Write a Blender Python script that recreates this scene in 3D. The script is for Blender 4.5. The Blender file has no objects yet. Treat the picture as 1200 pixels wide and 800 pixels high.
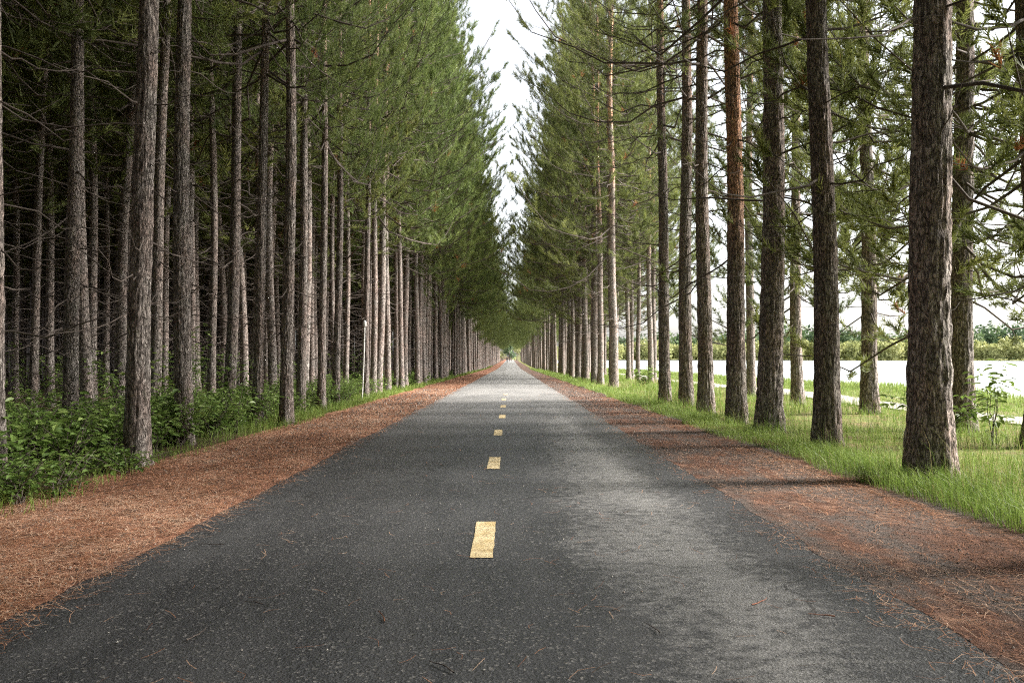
import bpy, math
import numpy as np
from mathutils import Vector

PI = math.pi
scene = bpy.context.scene
COL = scene.collection
RNG = np.random.default_rng(7)

# ------------------------------------------------------------------ helpers
def sstep(a, b, x):
    t = np.clip((np.asarray(x, float) - a) / (b - a), 0, 1)
    return t * t * (3 - 2 * t)

def norm(v):
    return v / np.maximum(np.linalg.norm(v, axis=-1, keepdims=True), 1e-9)

_TAB = np.random.default_rng(99).random((256, 256))
def vnoise(x, y):
    """smooth value noise 0..1"""
    x = np.asarray(x, float); y = np.asarray(y, float)
    xi = np.floor(x).astype(int); yi = np.floor(y).astype(int)
    fx = x - xi; fy = y - yi
    fx = fx * fx * (3 - 2 * fx); fy = fy * fy * (3 - 2 * fy)
    g = lambda a, b: _TAB[a % 256, b % 256]
    return (g(xi, yi) * (1 - fx) + g(xi + 1, yi) * fx) * (1 - fy) + (g(xi, yi + 1) * (1 - fx) + g(xi + 1, yi + 1) * fx) * fy

def road_z(y):
    """the road falls away gently from the camera and then levels out"""
    y = np.asarray(y, float)
    return np.where(y < 110, -0.008 * y, -0.88 - 0.2 * (1 - np.exp(-(np.maximum(y, 110) - 110) * 0.04)))

LAKE_Z = -1.3
def ground_z(x, y):
    x = np.asarray(x, float); y = np.asarray(y, float)
    z = road_z(y) - 0.012
    off = sstep(2.9, 4.2, np.abs(x + 0.15))
    z = z + off * (0.05 * (vnoise(x * 0.9, y * 0.9) - 0.5) + 0.12 * (vnoise(x * 0.21 + 9, y * 0.21) - 0.5) * sstep(4, 9, np.abs(x)))
    z = z + 0.012 * sstep(2.75, 3.5, x)
    shore = 13.6 + 0.9 * (vnoise(y * 0.11, 3.3) - 0.5)
    d = np.hypot(x, y)
    basin = sstep(0, 4.5, x - shore) * (1 - sstep(418, 432, d)) * sstep(-160, -150, y)
    z = z - 1.9 * basin
    far = sstep(425, 900, d) * sstep(10, 60, x)
    z = z + 14.0 * far * (0.5 + vnoise(x * 0.006, y * 0.006))
    return z

def mesh_obj(name, V, T=None, Q=None, mat=None, parent=None, smooth=False, tint=None, loc=None):
    V = np.ascontiguousarray(V, dtype=np.float32)
    T = np.zeros((0, 3), int) if T is None else np.asarray(T, int).reshape(-1, 3)
    Q = np.zeros((0, 4), int) if Q is None else np.asarray(Q, int).reshape(-1, 4)
    me = bpy.data.meshes.new(name)
    me.vertices.add(len(V)); me.vertices.foreach_set('co', V.ravel())
    nl = T.size + Q.size
    me.loops.add(nl)
    me.loops.foreach_set('vertex_index', np.concatenate([T.ravel(), Q.ravel()]).astype(np.int32))
    me.polygons.add(len(T) + len(Q))
    st = np.concatenate([np.arange(len(T)) * 3, T.size + np.arange(len(Q)) * 4]).astype(np.int32)
    me.polygons.foreach_set('loop_start', st)
    me.update(calc_edges=True)
    me.polygons.foreach_set('use_smooth', np.full(len(T) + len(Q), bool(smooth)))
    if tint is not None:
        a = me.attributes.new('tint', 'FLOAT', 'POINT')
        a.data.foreach_set('value', np.asarray(tint, dtype=np.float32))
    if mat is not None:
        me.materials.append(mat)
    o = bpy.data.objects.new(name, me)
    COL.objects.link(o)
    if parent is not None:
        o.parent = parent
    if loc is not None:
        o.location = loc
    return o

def empty(name, loc, rz=0.0):
    o = bpy.data.objects.new(name, None)
    o.empty_display_size = 0.3
    COL.objects.link(o)
    o.location = loc; o.rotation_euler = (0, 0, rz)
    return o

def tag(o, label=None, cat=None, group=None, kind=None):
    if label: o['label'] = label
    if cat: o['category'] = cat
    if group: o['group'] = group
    if kind: o['kind'] = kind
    return o

def tubes(P, R, sides):
    """P (B,K,3), R (B,K) -> verts, quads"""
    B, K, _ = P.shape
    Tn = norm(np.gradient(P, axis=1))
    ref = np.where(np.abs(Tn[..., 2:3]) > 0.9, np.array([1.0, 0, 0]), np.array([0, 0, 1.0]))
    U = norm(np.cross(Tn, ref)); W = np.cross(Tn, U)
    a = np.arange(sides) * 2 * PI / sides
    V = P[:, :, None, :] + R[:, :, None, None] * (np.cos(a)[:, None] * U[:, :, None, :] + np.sin(a)[:, None] * W[:, :, None, :])
    idx = np.arange(B * K * sides).reshape(B, K, sides)
    n = np.roll(idx, -1, axis=2)
    Q = np.stack([idx[:, :-1], n[:, :-1], n[:, 1:], idx[:, 1:]], -1).reshape(-1, 4)
    return V.reshape(-1, 3), Q

class Acc:
    """collects verts / tris / quads / tints into one mesh"""
    def __init__(s): s.V = []; s.T = []; s.Q = []; s.C = []; s.n = 0
    def add(s, V, T=None, Q=None, tint=None):
        if T is not None and len(T): s.T.append(np.asarray(T) + s.n)
        if Q is not None and len(Q): s.Q.append(np.asarray(Q) + s.n)
        s.V.append(V); s.C.append(np.full(len(V), 0.5) if tint is None else tint); s.n += len(V)
    def get(s):
        return (np.concatenate(s.V), np.concatenate(s.T) if s.T else None, np.concatenate(s.Q) if s.Q else None, np.concatenate(s.C))
    def build(s, name, mat, parent=None, smooth=False):
        V, T, Q, C = s.get()
        return mesh_obj(name, V, T, Q, mat, parent, smooth, C)

# ------------------------------------------------------------------ materials
class NT:
    def __init__(s, name, disp=None):
        s.m = bpy.data.materials.new(name); s.m.use_nodes = True
        s.t = s.m.node_tree; s.t.nodes.clear()
        s.out = s.t.nodes.new('ShaderNodeOutputMaterial')
    def n(s, typ, **kw):
        nd = s.t.nodes.new('ShaderNode' + typ)
        for k, v in kw.items():
            if k.startswith('i_'):
                nd.inputs[k[2:].replace('_', ' ')].default_value = v
            else:
                setattr(nd, k, v)
        return nd
    def l(s, a, b): s.t.links.new(a, b)
    def ramp(s, src, stops):
        r = s.n('ValToRGB'); e = r.color_ramp.elements
        while len(e) < len(stops): e.new(0.5)
        for i, (p, c) in enumerate(stops):
            e[i].position = p; e[i].color = (c, c, c, 1) if not hasattr(c, '__len__') else (*c, 1)
        s.l(src, r.inputs[0]); return r.outputs[0]
    def noise(s, vec, scale, detail=3, rough=0.55, dist=0.0):
        nd = s.n('TexNoise'); nd.inputs['Scale'].default_value = scale
        nd.inputs['Detail'].default_value = detail; nd.inputs['Roughness'].default_value = rough
        nd.inputs['Distortion'].default_value = dist
        if vec is not None: s.l(vec, nd.inputs['Vector'])
        return nd.outputs['Fac']
    def mix(s, fac, a, b, typ='MIX'):
        nd = s.n('Mix', data_type='RGBA', blend_type=typ)
        if isinstance(fac, (int, float)): nd.inputs[0].default_value = fac
        else: s.l(fac, nd.inputs[0])
        for v, k in ((a, 6), (b, 7)):
            if isinstance(v, tuple): nd.inputs[k].default_value = (*v, 1) if len(v) == 3 else v
            else: s.l(v, nd.inputs[k])
        return nd.outputs[2]
    def math(s, op, a, b=None):
        nd = s.n('Math', operation=op)
        for v, k in ((a, 0), (b, 1)):
            if v is None: continue
            if isinstance(v, (int, float)): nd.inputs[k].default_value = v
            else: s.l(v, nd.inputs[k])
        return nd.outputs[0]
    def scaled(s, sc, loc=(0, 0, 0)):
        tc = s.n('TexCoord'); mp = s.n('Mapping')
        mp.inputs['Scale'].default_value = sc; mp.inputs['Location'].default_value = loc
        s.l(tc.outputs['Object'], mp.inputs['Vector']); return mp.outputs[0]
    def finish(s, color, rough=0.8, spec=0.3, bump=None, bstr=0.5, bdist=0.01, transl=None):
        p = s.n('BsdfPrincipled')
        if isinstance(color, tuple): p.inputs['Base Color'].default_value = (*color, 1)
        else: s.l(color, p.inputs['Base Color'])
        if isinstance(rough, (int, float)): p.inputs['Roughness'].default_value = rough
        else: s.l(rough, p.inputs['Roughness'])
        p.inputs['Specular IOR Level'].default_value = spec
        if bump is not None:
            b = s.n('Bump'); b.inputs['Strength'].default_value = bstr; b.inputs['Distance'].default_value = bdist
            s.l(bump, b.inputs['Height']); s.l(b.outputs[0], p.inputs['Normal'])
        sh = p.outputs[0]
        if transl:
            t = s.n('BsdfTranslucent')
            if isinstance(color, tuple): t.inputs[0].default_value = (*color, 1)
            else: s.l(color, t.inputs[0])
            mx = s.n('MixShader'); mx.inputs[0].default_value = transl
            s.l(sh, mx.inputs[1]); s.l(t.outputs[0], mx.inputs[2]); sh = mx.outputs[0]
        s.l(sh, s.out.inputs['Surface']); return s.m

def bark(name, red=0.0):
    s = NT(name)
    oi = s.n('ObjectInfo')
    v1 = s.scaled((1, 1, 0.30))
    wob = s.n('TexNoise'); wob.inputs['Scale'].default_value = 9; s.l(v1, wob.inputs['Vector'])
    va = s.n('VectorMath', operation='MULTIPLY_ADD')
    s.l(wob.outputs['Color'], va.inputs[0]); va.inputs[1].default_value = (0.15, 0.15, 0.12); s.l(v1, va.inputs[2])
    vo = s.n('TexVoronoi', feature='DISTANCE_TO_EDGE'); vo.inputs['Scale'].default_value = 36; s.l(va.outputs[0], vo.inputs['Vector'])
    vc = s.n('TexVoronoi', feature='F1'); vc.inputs['Scale'].default_value = 36; s.l(va.outputs[0], vc.inputs['Vector'])
    crack = s.ramp(s.math('ADD', vo.outputs['Distance'], s.math('MULTIPLY', s.math('SUBTRACT', s.noise(s.scaled((1, 1, 0.5)), 30, 4, 0.75), 0.45), 0.95)), [(0.0, 0.0), (0.26, 1.0)])
    fine = s.noise(s.scaled((1, 1, 0.4)), 110, 3, 0.7)
    big = s.noise(s.scaled((1, 1, 0.5)), 3.0, 3, 0.6)
    sep = s.n('SeparateColor'); s.l(vc.outputs['Color'], sep.inputs[0])
    grey = s.mix(sep.outputs[0], (0.13, 0.112, 0.10), (0.48, 0.43, 0.40))
    rosy = s.mix(sep.outputs[1], (0.22, 0.145, 0.12), (0.46, 0.35, 0.31))
    col = s.mix(s.ramp(big, [(0.42, 0.0), (0.62, 1.0)]), grey, rosy)
    col = s.mix(s.ramp(fine, [(0.35, 0.0), (0.7, 0.55)]), col, (0.42, 0.37, 0.335))
    col = s.mix(s.ramp(s.noise(s.scaled((1, 1, 0.7)), 14, 4, 0.7), [(0.56, 0.0), (0.72, 0.55)]), col, (0.20, 0.215, 0.15))
    flk = s.ramp(s.noise(s.scaled((1, 1, 0.28), (2, 5, 1)), 46, 4, 0.8), [(0.38, 0.45), (0.56, 0.0)])
    col = s.mix(flk, col, (0.06, 0.05, 0.045))
    # upper bole turns to flaky orange bark
    tc = s.n('TexCoord'); sx = s.n('SeparateXYZ'); s.l(tc.outputs['Object'], sx.inputs[0])
    up = s.n('MapRange'); up.inputs['From Min'].default_value = 2.4 if red else 6.0; up.inputs['From Max'].default_value = 4.2 if red else 11.0
    s.l(sx.outputs['Z'], up.inputs['Value'])
    patch = s.ramp(s.noise(s.scaled((1, 1, 0.35)), 4.5, 4, 0.65), [(0.36, 0.0), (0.56, 1.0)])
    fac = s.math('MULTIPLY', up.outputs[0], patch) if not red else s.math('MULTIPLY', up.outputs[0], s.math('ADD', s.math('MULTIPLY', patch, 0.55), 0.42))
    orange = s.mix(sep.outputs[2], (0.58, 0.29, 0.165), (0.78, 0.46, 0.30))
    col = s.mix(fac, col, orange)
    col = s.mix(crack, (0.052, 0.042, 0.037), col)
    hs = s.n('HueSaturation'); s.l(col, hs.inputs['Color'])
    s.l(s.math('ADD', s.math('MULTIPLY', oi.outputs['Random'], 0.38), 0.92), hs.inputs['Value'])
    h = s.math('ADD', s.math('MULTIPLY', crack, 0.7), s.math('MULTIPLY', fine, 0.45))
    h = s.math('ADD', h, s.math('MULTIPLY', sep.outputs[0], 0.35))
    return s.finish(hs.outputs[0], 0.88, 0.2, h, 0.9, 0.016)

def leafy(name, stops, rough=0.55, transl=0.3, spec=0.25, vary=0.3):
    """colour from the per-vertex 'tint' (each tuft or leaf its own green) and the object's own random value"""
    s = NT(name)
    at = s.n('Attribute', attribute_name='tint')
    oi = s.n('ObjectInfo')
    c = s.ramp(at.outputs['Fac'], stops)
    hs = s.n('HueSaturation'); s.l(c, hs.inputs['Color'])
    s.l(s.math('ADD', s.math('MULTIPLY', oi.outputs['Random'], vary), 1 - vary / 2), hs.inputs['Value'])
    s.l(s.math('ADD', s.math('MULTIPLY', oi.outputs['Random'], -0.02), 0.51), hs.inputs['Hue'])
    return s.finish(hs.outputs[0], rough, spec, transl=transl)

M = {}
M['bark'] = bark('pine_bark')
M['bark_red'] = bark('pine_bark_reddish', 1.0)
M['twig'] = NT('dead_twig'); M['twig'] = M['twig'].finish(M['twig'].ramp(M['twig'].noise(M['twig'].scaled((1, 1, 1)), 6, 3), [(0.3, (0.06, 0.048, 0.042)), (0.7, (0.14, 0.115, 0.10))]), 0.85, 0.2)
M['needle'] = leafy('pine_needles', [(0.0, (0.30, 0.13, 0.05)), (0.03, (0.07, 0.082, 0.028)), (0.35, (0.115, 0.142, 0.044)), (0.7, (0.185, 0.215, 0.062)), (1.0, (0.29, 0.31, 0.10))], transl=0.4)
M['needle_fresh'] = leafy('pine_needles_fresh', [(0.0, (0.30, 0.13, 0.05)), (0.03, (0.07, 0.09, 0.03)), (0.35, (0.12, 0.165, 0.05)), (0.7, (0.195, 0.25, 0.072)), (1.0, (0.30, 0.36, 0.12))], transl=0.4)
M['grass'] = leafy('grass_blades', [(0.0, (0.30, 0.26, 0.12)), (0.12, (0.30, 0.29, 0.11)), (0.20, (0.10, 0.17, 0.03)), (0.55, (0.165, 0.255, 0.05)), (1.0, (0.28, 0.35, 0.09))], 0.5, 0.35)
M['meadow'] = leafy('meadow_blades', [(0.0, (0.34, 0.30, 0.14)), (0.2, (0.24, 0.28, 0.085)), (0.6, (0.20, 0.29, 0.07)), (1.0, (0.30, 0.36, 0.11))], 0.5, 0.35)
M['leaf'] = leafy('shrub_leaves', [(0.0, (0.09, 0.145, 0.032)), (0.5, (0.18, 0.27, 0.06)), (1.0, (0.32, 0.40, 0.12))], 0.42, 0.35, 0.4)
M['far_light'] = leafy('far_willow_leaves', [(0.0, (0.20, 0.23, 0.09)), (0.5, (0.33, 0.35, 0.14)), (1.0, (0.46, 0.46, 0.22))], 0.6, 0.3)  # far shore leaves lightened, distance haze put into their colour
M['far_dark'] = leafy('far_wood_leaves', [(0.0, (0.07, 0.115, 0.065)), (0.6, (0.12, 0.18, 0.085)), (1.0, (0.19, 0.25, 0.11))], 0.6, 0.2)  # wood greens lightened too, haze carried by the colour
M['litter'] = leafy('fallen_needles', [(0.0, (0.06, 0.03, 0.02)), (0.35, (0.24, 0.088, 0.046)), (0.7, (0.43, 0.19, 0.11)), (1.0, (0.63, 0.41, 0.30))], 0.7, 0.0, 0.25, 0.0)

def asphalt():
    s = NT('worn_asphalt')
    tc = s.n('TexCoord'); sx = s.n('SeparateXYZ'); s.l(tc.outputs['Object'], sx.inputs[0])
    v = s.scaled((1, 1, 1))
    agg = s.n('TexVoronoi', feature='F1'); agg.inputs['Scale'].default_value = 95; s.l(v, agg.inputs['Vector'])
    sp = s.n('SeparateColor'); s.l(agg.outputs['Color'], sp.inputs[0])
    fine = s.noise(v, 60, 4, 0.7)
    mid = s.noise(s.scaled((1.2, 0.35, 1)), 2.2, 4, 0.6)
    col = s.mix(s.ramp(fine, [(0.35, 0.0), (0.7, 1.0)]), (0.026, 0.027, 0.030), (0.064, 0.064, 0.067))
    col = s.mix(s.ramp(sp.outputs[0], [(0.90, 0.0), (0.97, 0.8)]), col, (0.20, 0.19, 0.18))
    col = s.mix(s.ramp(mid, [(0.42, 0.0), (0.66, 0.5)]), col, (0.088, 0.087, 0.088))
    # pale dried residue, mostly over the right-hand lane, ragged and stretched across the road
    band = s.ramp(s.n('MapRange').outputs[0], [(0, 0), (1, 1)])
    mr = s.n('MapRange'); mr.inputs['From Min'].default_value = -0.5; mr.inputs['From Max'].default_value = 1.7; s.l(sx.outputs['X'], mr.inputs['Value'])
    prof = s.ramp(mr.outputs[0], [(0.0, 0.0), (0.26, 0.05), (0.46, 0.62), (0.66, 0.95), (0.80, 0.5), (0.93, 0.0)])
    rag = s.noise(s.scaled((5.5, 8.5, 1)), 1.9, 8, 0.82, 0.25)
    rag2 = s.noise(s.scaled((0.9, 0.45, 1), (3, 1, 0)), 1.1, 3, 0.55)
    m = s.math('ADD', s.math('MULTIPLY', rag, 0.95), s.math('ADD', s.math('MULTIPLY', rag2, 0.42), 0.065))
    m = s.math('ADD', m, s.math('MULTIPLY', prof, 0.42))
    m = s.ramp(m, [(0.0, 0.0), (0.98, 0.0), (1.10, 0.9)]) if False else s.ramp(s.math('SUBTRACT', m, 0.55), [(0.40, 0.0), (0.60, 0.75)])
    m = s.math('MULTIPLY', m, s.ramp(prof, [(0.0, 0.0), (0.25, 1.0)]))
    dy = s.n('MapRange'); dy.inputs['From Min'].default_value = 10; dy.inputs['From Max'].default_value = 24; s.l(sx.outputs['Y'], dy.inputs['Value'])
    sun_band = s.math('MULTIPLY', dy.outputs[0], s.ramp(s.math('ADD', s.math('MULTIPLY', rag2, 0.6), s.math('MULTIPLY', rag, 0.4)), [(0.28, 0.25), (0.50, 1.0)]))  # sun band and sky glare on the farther road, put into the colour
    m = s.math('MAXIMUM', m, sun_band)
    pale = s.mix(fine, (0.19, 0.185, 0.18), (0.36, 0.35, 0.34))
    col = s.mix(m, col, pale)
    ck = s.n('TexVoronoi', feature='DISTANCE_TO_EDGE'); ck.inputs['Scale'].default_value = 0.55
    cw = s.n('TexNoise'); cw.inputs['Scale'].default_value = 3.0; cw.inputs['Detail'].default_value = 5; s.l(v, cw.inputs['Vector'])
    cv = s.n('VectorMath', operation='MULTIPLY_ADD'); s.l(cw.outputs['Color'], cv.inputs[0]); cv.inputs[1].default_value = (0.5, 0.5, 0); s.l(v, cv.inputs[2]); s.l(cv.outputs[0], ck.inputs['Vector'])
    ckm = s.math('MULTIPLY', s.ramp(ck.outputs['Distance'], [(0.0, 1.0), (0.006, 0.0)]), s.ramp(rag2, [(0.48, 0.0), (0.6, 0.8)]))
    col = s.mix(ckm, col, (0.014, 0.013, 0.013))
    rough = s.math('ADD', s.math('MULTIPLY', mid, 0.28), 0.32)
    h = s.math('ADD', s.math('MULTIPLY', agg.outputs['Distance'], 0.6), s.math('MULTIPLY', fine, 0.6))
    return s.finish(col, rough, 0.45, h, 0.75, 0.006)
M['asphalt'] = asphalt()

def shoulder_mat(name, lo, hi, grey, gthr):
    s = NT(name)
    v = s.scaled((1, 1, 1))
    n1 = s.noise(s.scaled((1, 0.6, 1)), 38, 5, 0.75, 0.8)
    n2 = s.noise(v, 120, 3, 0.7)
    n3 = s.noise(s.scaled((1.3, 0.5, 1)), 1.7, 4, 0.6)
    col = s.mix(s.ramp(n1, [(0.36, 0.0), (0.66, 1.0)]), lo, hi)
    g = s.mix(s.ramp(n2, [(0.38, 0.0), (0.68, 1.0)]), (0.05, 0.045, 0.043), grey)
    n4 = s.noise(s.scaled((1.6, 1.0, 1), (7, 2, 0)), 2.6, 5, 0.65)
    col = s.mix(s.ramp(n4, [(0.36, 0.8), (0.5, 0.0)]), col, (0.10, 0.055, 0.038))
    col = s.mix(s.ramp(n4, [(0.55, 0.0), (0.72, 0.55)]), col, (0.50, 0.30, 0.21))
    col = s.mix(s.ramp(n3, [(gthr, 0.0), (gthr + 0.13, 0.85)]), col, g)
    h = s.math('ADD', s.math('MULTIPLY', n1, 0.7), s.math('MULTIPLY', n2, 0.5))
    return s.finish(col, 0.9, 0.15, h, 0.9, 0.02)
M['sh_left'] = shoulder_mat('needle_covered_shoulder', (0.12, 0.048, 0.03), (0.50, 0.25, 0.16), (0.22, 0.18, 0.16), 0.60)
M['sh_right'] = shoulder_mat('gravel_and_needle_shoulder', (0.065, 0.036, 0.027), (0.25, 0.125, 0.082), (0.20, 0.17, 0.15), 0.42)
M['gravel'] = shoulder_mat('pale_path_gravel', (0.36, 0.34, 0.30), (0.58, 0.56, 0.52), (0.46, 0.43, 0.39), 0.6)

def ground_mat():
    s = NT('ground_soil_and_grass')
    tc = s.n('TexCoord'); sx = s.n('SeparateXYZ'); s.l(tc.outputs['Object'], sx.inputs[0])
    v = s.scaled((1, 1, 1))
    n1 = s.noise(v, 1.3, 5, 0.65); n2 = s.noise(v, 14, 4, 0.7)
    duff = s.mix(s.ramp(n2, [(0.35, 0.0), (0.68, 1.0)]), (0.045, 0.03, 0.02), (0.13, 0.08, 0.05))
    duff = s.mix(s.ramp(n1, [(0.5, 0.0), (0.68, 0.7)]), duff, (0.05, 0.075, 0.025))
    turf = s.mix(s.ramp(n2, [(0.3, 0.0), (0.7, 1.0)]), (0.10, 0.13, 0.035), (0.22, 0.25, 0.075))
    turf = s.mix(s.ramp(n1, [(0.47, 0.0), (0.62, 0.9)]), turf, (0.20, 0.145, 0.085))
    mr = s.n('MapRange'); mr.inputs['From Min'].default_value = 0; mr.inputs['From Max'].default_value = 2; s.l(sx.outputs['X'], mr.inputs['Value'])
    col = s.mix(mr.outputs[0], duff, turf)
    return s.finish(col, 0.92, 0.1, n2, 0.6, 0.03)
M['ground'] = ground_mat()

def paint():
    s = NT('worn_yellow_paint')
    n = s.noise(s.scaled((1, 1, 1)), 55, 5, 0.85)
    n2 = s.noise(s.scaled((1, 1, 1)), 9, 3, 0.6)
    col = s.mix(s.ramp(n2, [(0.3, 0.0), (0.65, 1.0)]), (0.56, 0.41, 0.19), (0.76, 0.62, 0.38))
    chip = s.ramp(n, [(0.55, 0.0), (0.63, 0.95)])
    col = s.mix(chip, col, (0.11, 0.09, 0.07))
    return s.finish(col, 0.6, 0.3, n, 0.6, 0.003)
M['paint'] = paint()

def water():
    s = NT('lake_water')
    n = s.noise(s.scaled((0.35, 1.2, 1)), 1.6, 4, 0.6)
    return s.finish((0.50, 0.53, 0.54), 0.3, 0.5, n, 0.5, 0.06)  # pale base colour stands in for the bright sky reflection
M['water'] = water()
M['post'] = NT('weathered_white_paint'); M['post'] = M['post'].finish(M['post'].mix(M['post'].noise(M['post'].scaled((1, 1, 0.4)), 9, 3), (0.50, 0.49, 0.47), (0.74, 0.73, 0.71)), 0.5, 0.4)
M['cloth'] = NT('dark_clothes').finish((0.03, 0.032, 0.04), 0.8, 0.2)
M['hair'] = NT('dark_hair').finish((0.035, 0.024, 0.018), 0.6, 0.3)

# ------------------------------------------------------------------ ground, road, shoulders, path, lake
def axis(segs):
    out = []
    for a, b, st in segs: out.append(np.arange(a, b, st))
    out.append([segs[-1][1]]); return np.unique(np.round(np.concatenate(out), 4))
def grid(name, xs, ys, fz, mat):
    X, Y = np.meshgrid(xs, ys)
    V = np.stack([X, Y, fz(X, Y)], -1).reshape(-1, 3)
    ny, nx = X.shape
    i = np.arange(nx * ny).reshape(ny, nx)
    Q = np.stack([i[:-1, :-1], i[:-1, 1:], i[1:, 1:], i[1:, :-1]], -1).reshape(-1, 4)
    return mesh_obj(name, V, None, Q, mat, smooth=True)

gx = axis([(-3000, -300, 300), (-300, -60, 20), (-60, -9, 1.5), (-9, 14, 0.3), (14, 24, 0.8), (24, 120, 8), (120, 900, 30), (900, 3000, 300)])
gy = axis([(-600, -160, 60), (-160, -10, 10), (-10, 32, 0.35), (32, 110, 1.5), (110, 520, 8), (520, 3600, 140)])
tag(grid('ground', gx, gy, ground_z, M['ground']), 'wooded ground with dark needle floor on the left and grass beside the lake', kind='structure')

XL, XR = -1.93, 1.63
def strip(name, xl, xr, ys, dz, mat, nx=5, edge=None):
    V = []; ys = np.asarray(ys)
    for y in ys:
        a, b = xl, xr
        if edge: a, b = edge(y)
        for k in range(nx):
            x = a + (b - a) * k / (nx - 1)
            V.append((x, y, float(road_z(y)) + (dz if not edge or abs(x) > 2.0 + 0.15 * (x < 0) else 0.0012)))
    n = len(ys); i = np.arange(n * nx).reshape(n, nx)
    Q = np.stack([i[:-1, :-1], i[:-1, 1:], i[1:, 1:], i[1:, :-1]], -1).reshape(-1, 4)
    return mesh_obj(name, np.array(V), None, Q, mat, smooth=True)
ry = axis([(-40, -4, 2), (-4, 40, 0.25), (40, 420, 3)])
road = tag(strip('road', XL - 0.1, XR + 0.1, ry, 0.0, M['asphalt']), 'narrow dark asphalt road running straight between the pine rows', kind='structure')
wob = lambda y, k, a: a * (float(vnoise(y * 1.7, k)) - 0.5) + 0.5 * a * (float(vnoise(y * 6.1, k + 5)) - 0.5)
sy = axis([(-40, -2, 1), (-2, 40, 0.09), (40, 420, 2)])
def edge_left(y): return (-3.6, XL + wob(y, 11.5, 0.08))
def edge_right(y): return (XR + wob(y, 23.5, 0.08), 3.3)
tag(strip('roadside_path', 0, 0, sy, 0.004, M['sh_left'], 4, edge_left), 'orange needle covered shoulder along the left edge of the road', kind='structure')
tag(strip('roadside_path', 0, 0, sy, 0.004, M['sh_right'], 4, edge_right), 'grey gravel shoulder with fallen needles along the right edge of the road', kind='structure')
tag(grid('gravel_path', axis([(8.25, 9.65, 0.3)]), axis([(-30, 160, 0.5)]), lambda x, y: ground_z(x, y) + 0.03, M['gravel']), 'pale gravel path between the right pines and the lake', kind='structure')
tag(grid('lake', axis([(12, 760, 60)]), axis([(-155, 440, 60)]), lambda x, y: np.full(np.shape(x), LAKE_Z), M['water']), 'wide pale lake beyond the right row of pines', kind='structure')

# centre dashes, parts of the road
for k in range(7):
    y0 = 4.09 + 3.40 * k
    xc = -0.16 - 0.012 * (k % 3 - 1)
    w, Ln = 0.118, 0.92
    n = 10; V = []
    for i in range(n + 1):
        y = y0 + Ln * i / n
        j = 0.0025 * RNG.normal(size=2)
        V += [(xc - w / 2 + j[0], y, float(road_z(y)) + 0.004), (xc + w / 2 + j[1], y, float(road_z(y)) + 0.004)]
    Q = [(2 * i, 2 * i + 1, 2 * i + 3, 2 * i + 2) for i in range(n)]
    mesh_obj('centre_dash', np.array(V), None, Q, M['paint'], road)

# ------------------------------------------------------------------ pines
def needles(P, D, tint, rng, per, ln, wd, back, spread=(0.3, 0.9)):
    n = len(P)
    if n == 0: return np.zeros((0, 3)), np.zeros((0, 3), int), np.zeros(0)
    P = np.repeat(P, per, 0); D = np.repeat(D, per, 0); c = np.repeat(tint, per)
    m = len(P)
    r = rng.normal(size=(m, 3)); r = norm(r - D * (r * D).sum(1, keepdims=True))
    d = norm(D * rng.uniform(0.35, 1.0, (m, 1)) + r * rng.uniform(*spread, (m, 1)))
    b = P - D * (rng.random((m, 1)) * back)
    w = norm(np.cross(d, rng.normal(size=(m, 3)))) * wd * 0.5
    L = ln * rng.uniform(0.7, 1.15, (m, 1))
    V = np.stack([b - w, b + w, b + d * L], 1).reshape(-1, 3)
    T = np.arange(3 * m).reshape(m, 3)
    return V, T, np.repeat(np.clip(c + rng.normal(size=m) * 0.05 * (c > 0.02), 0, 1), 3)

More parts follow.
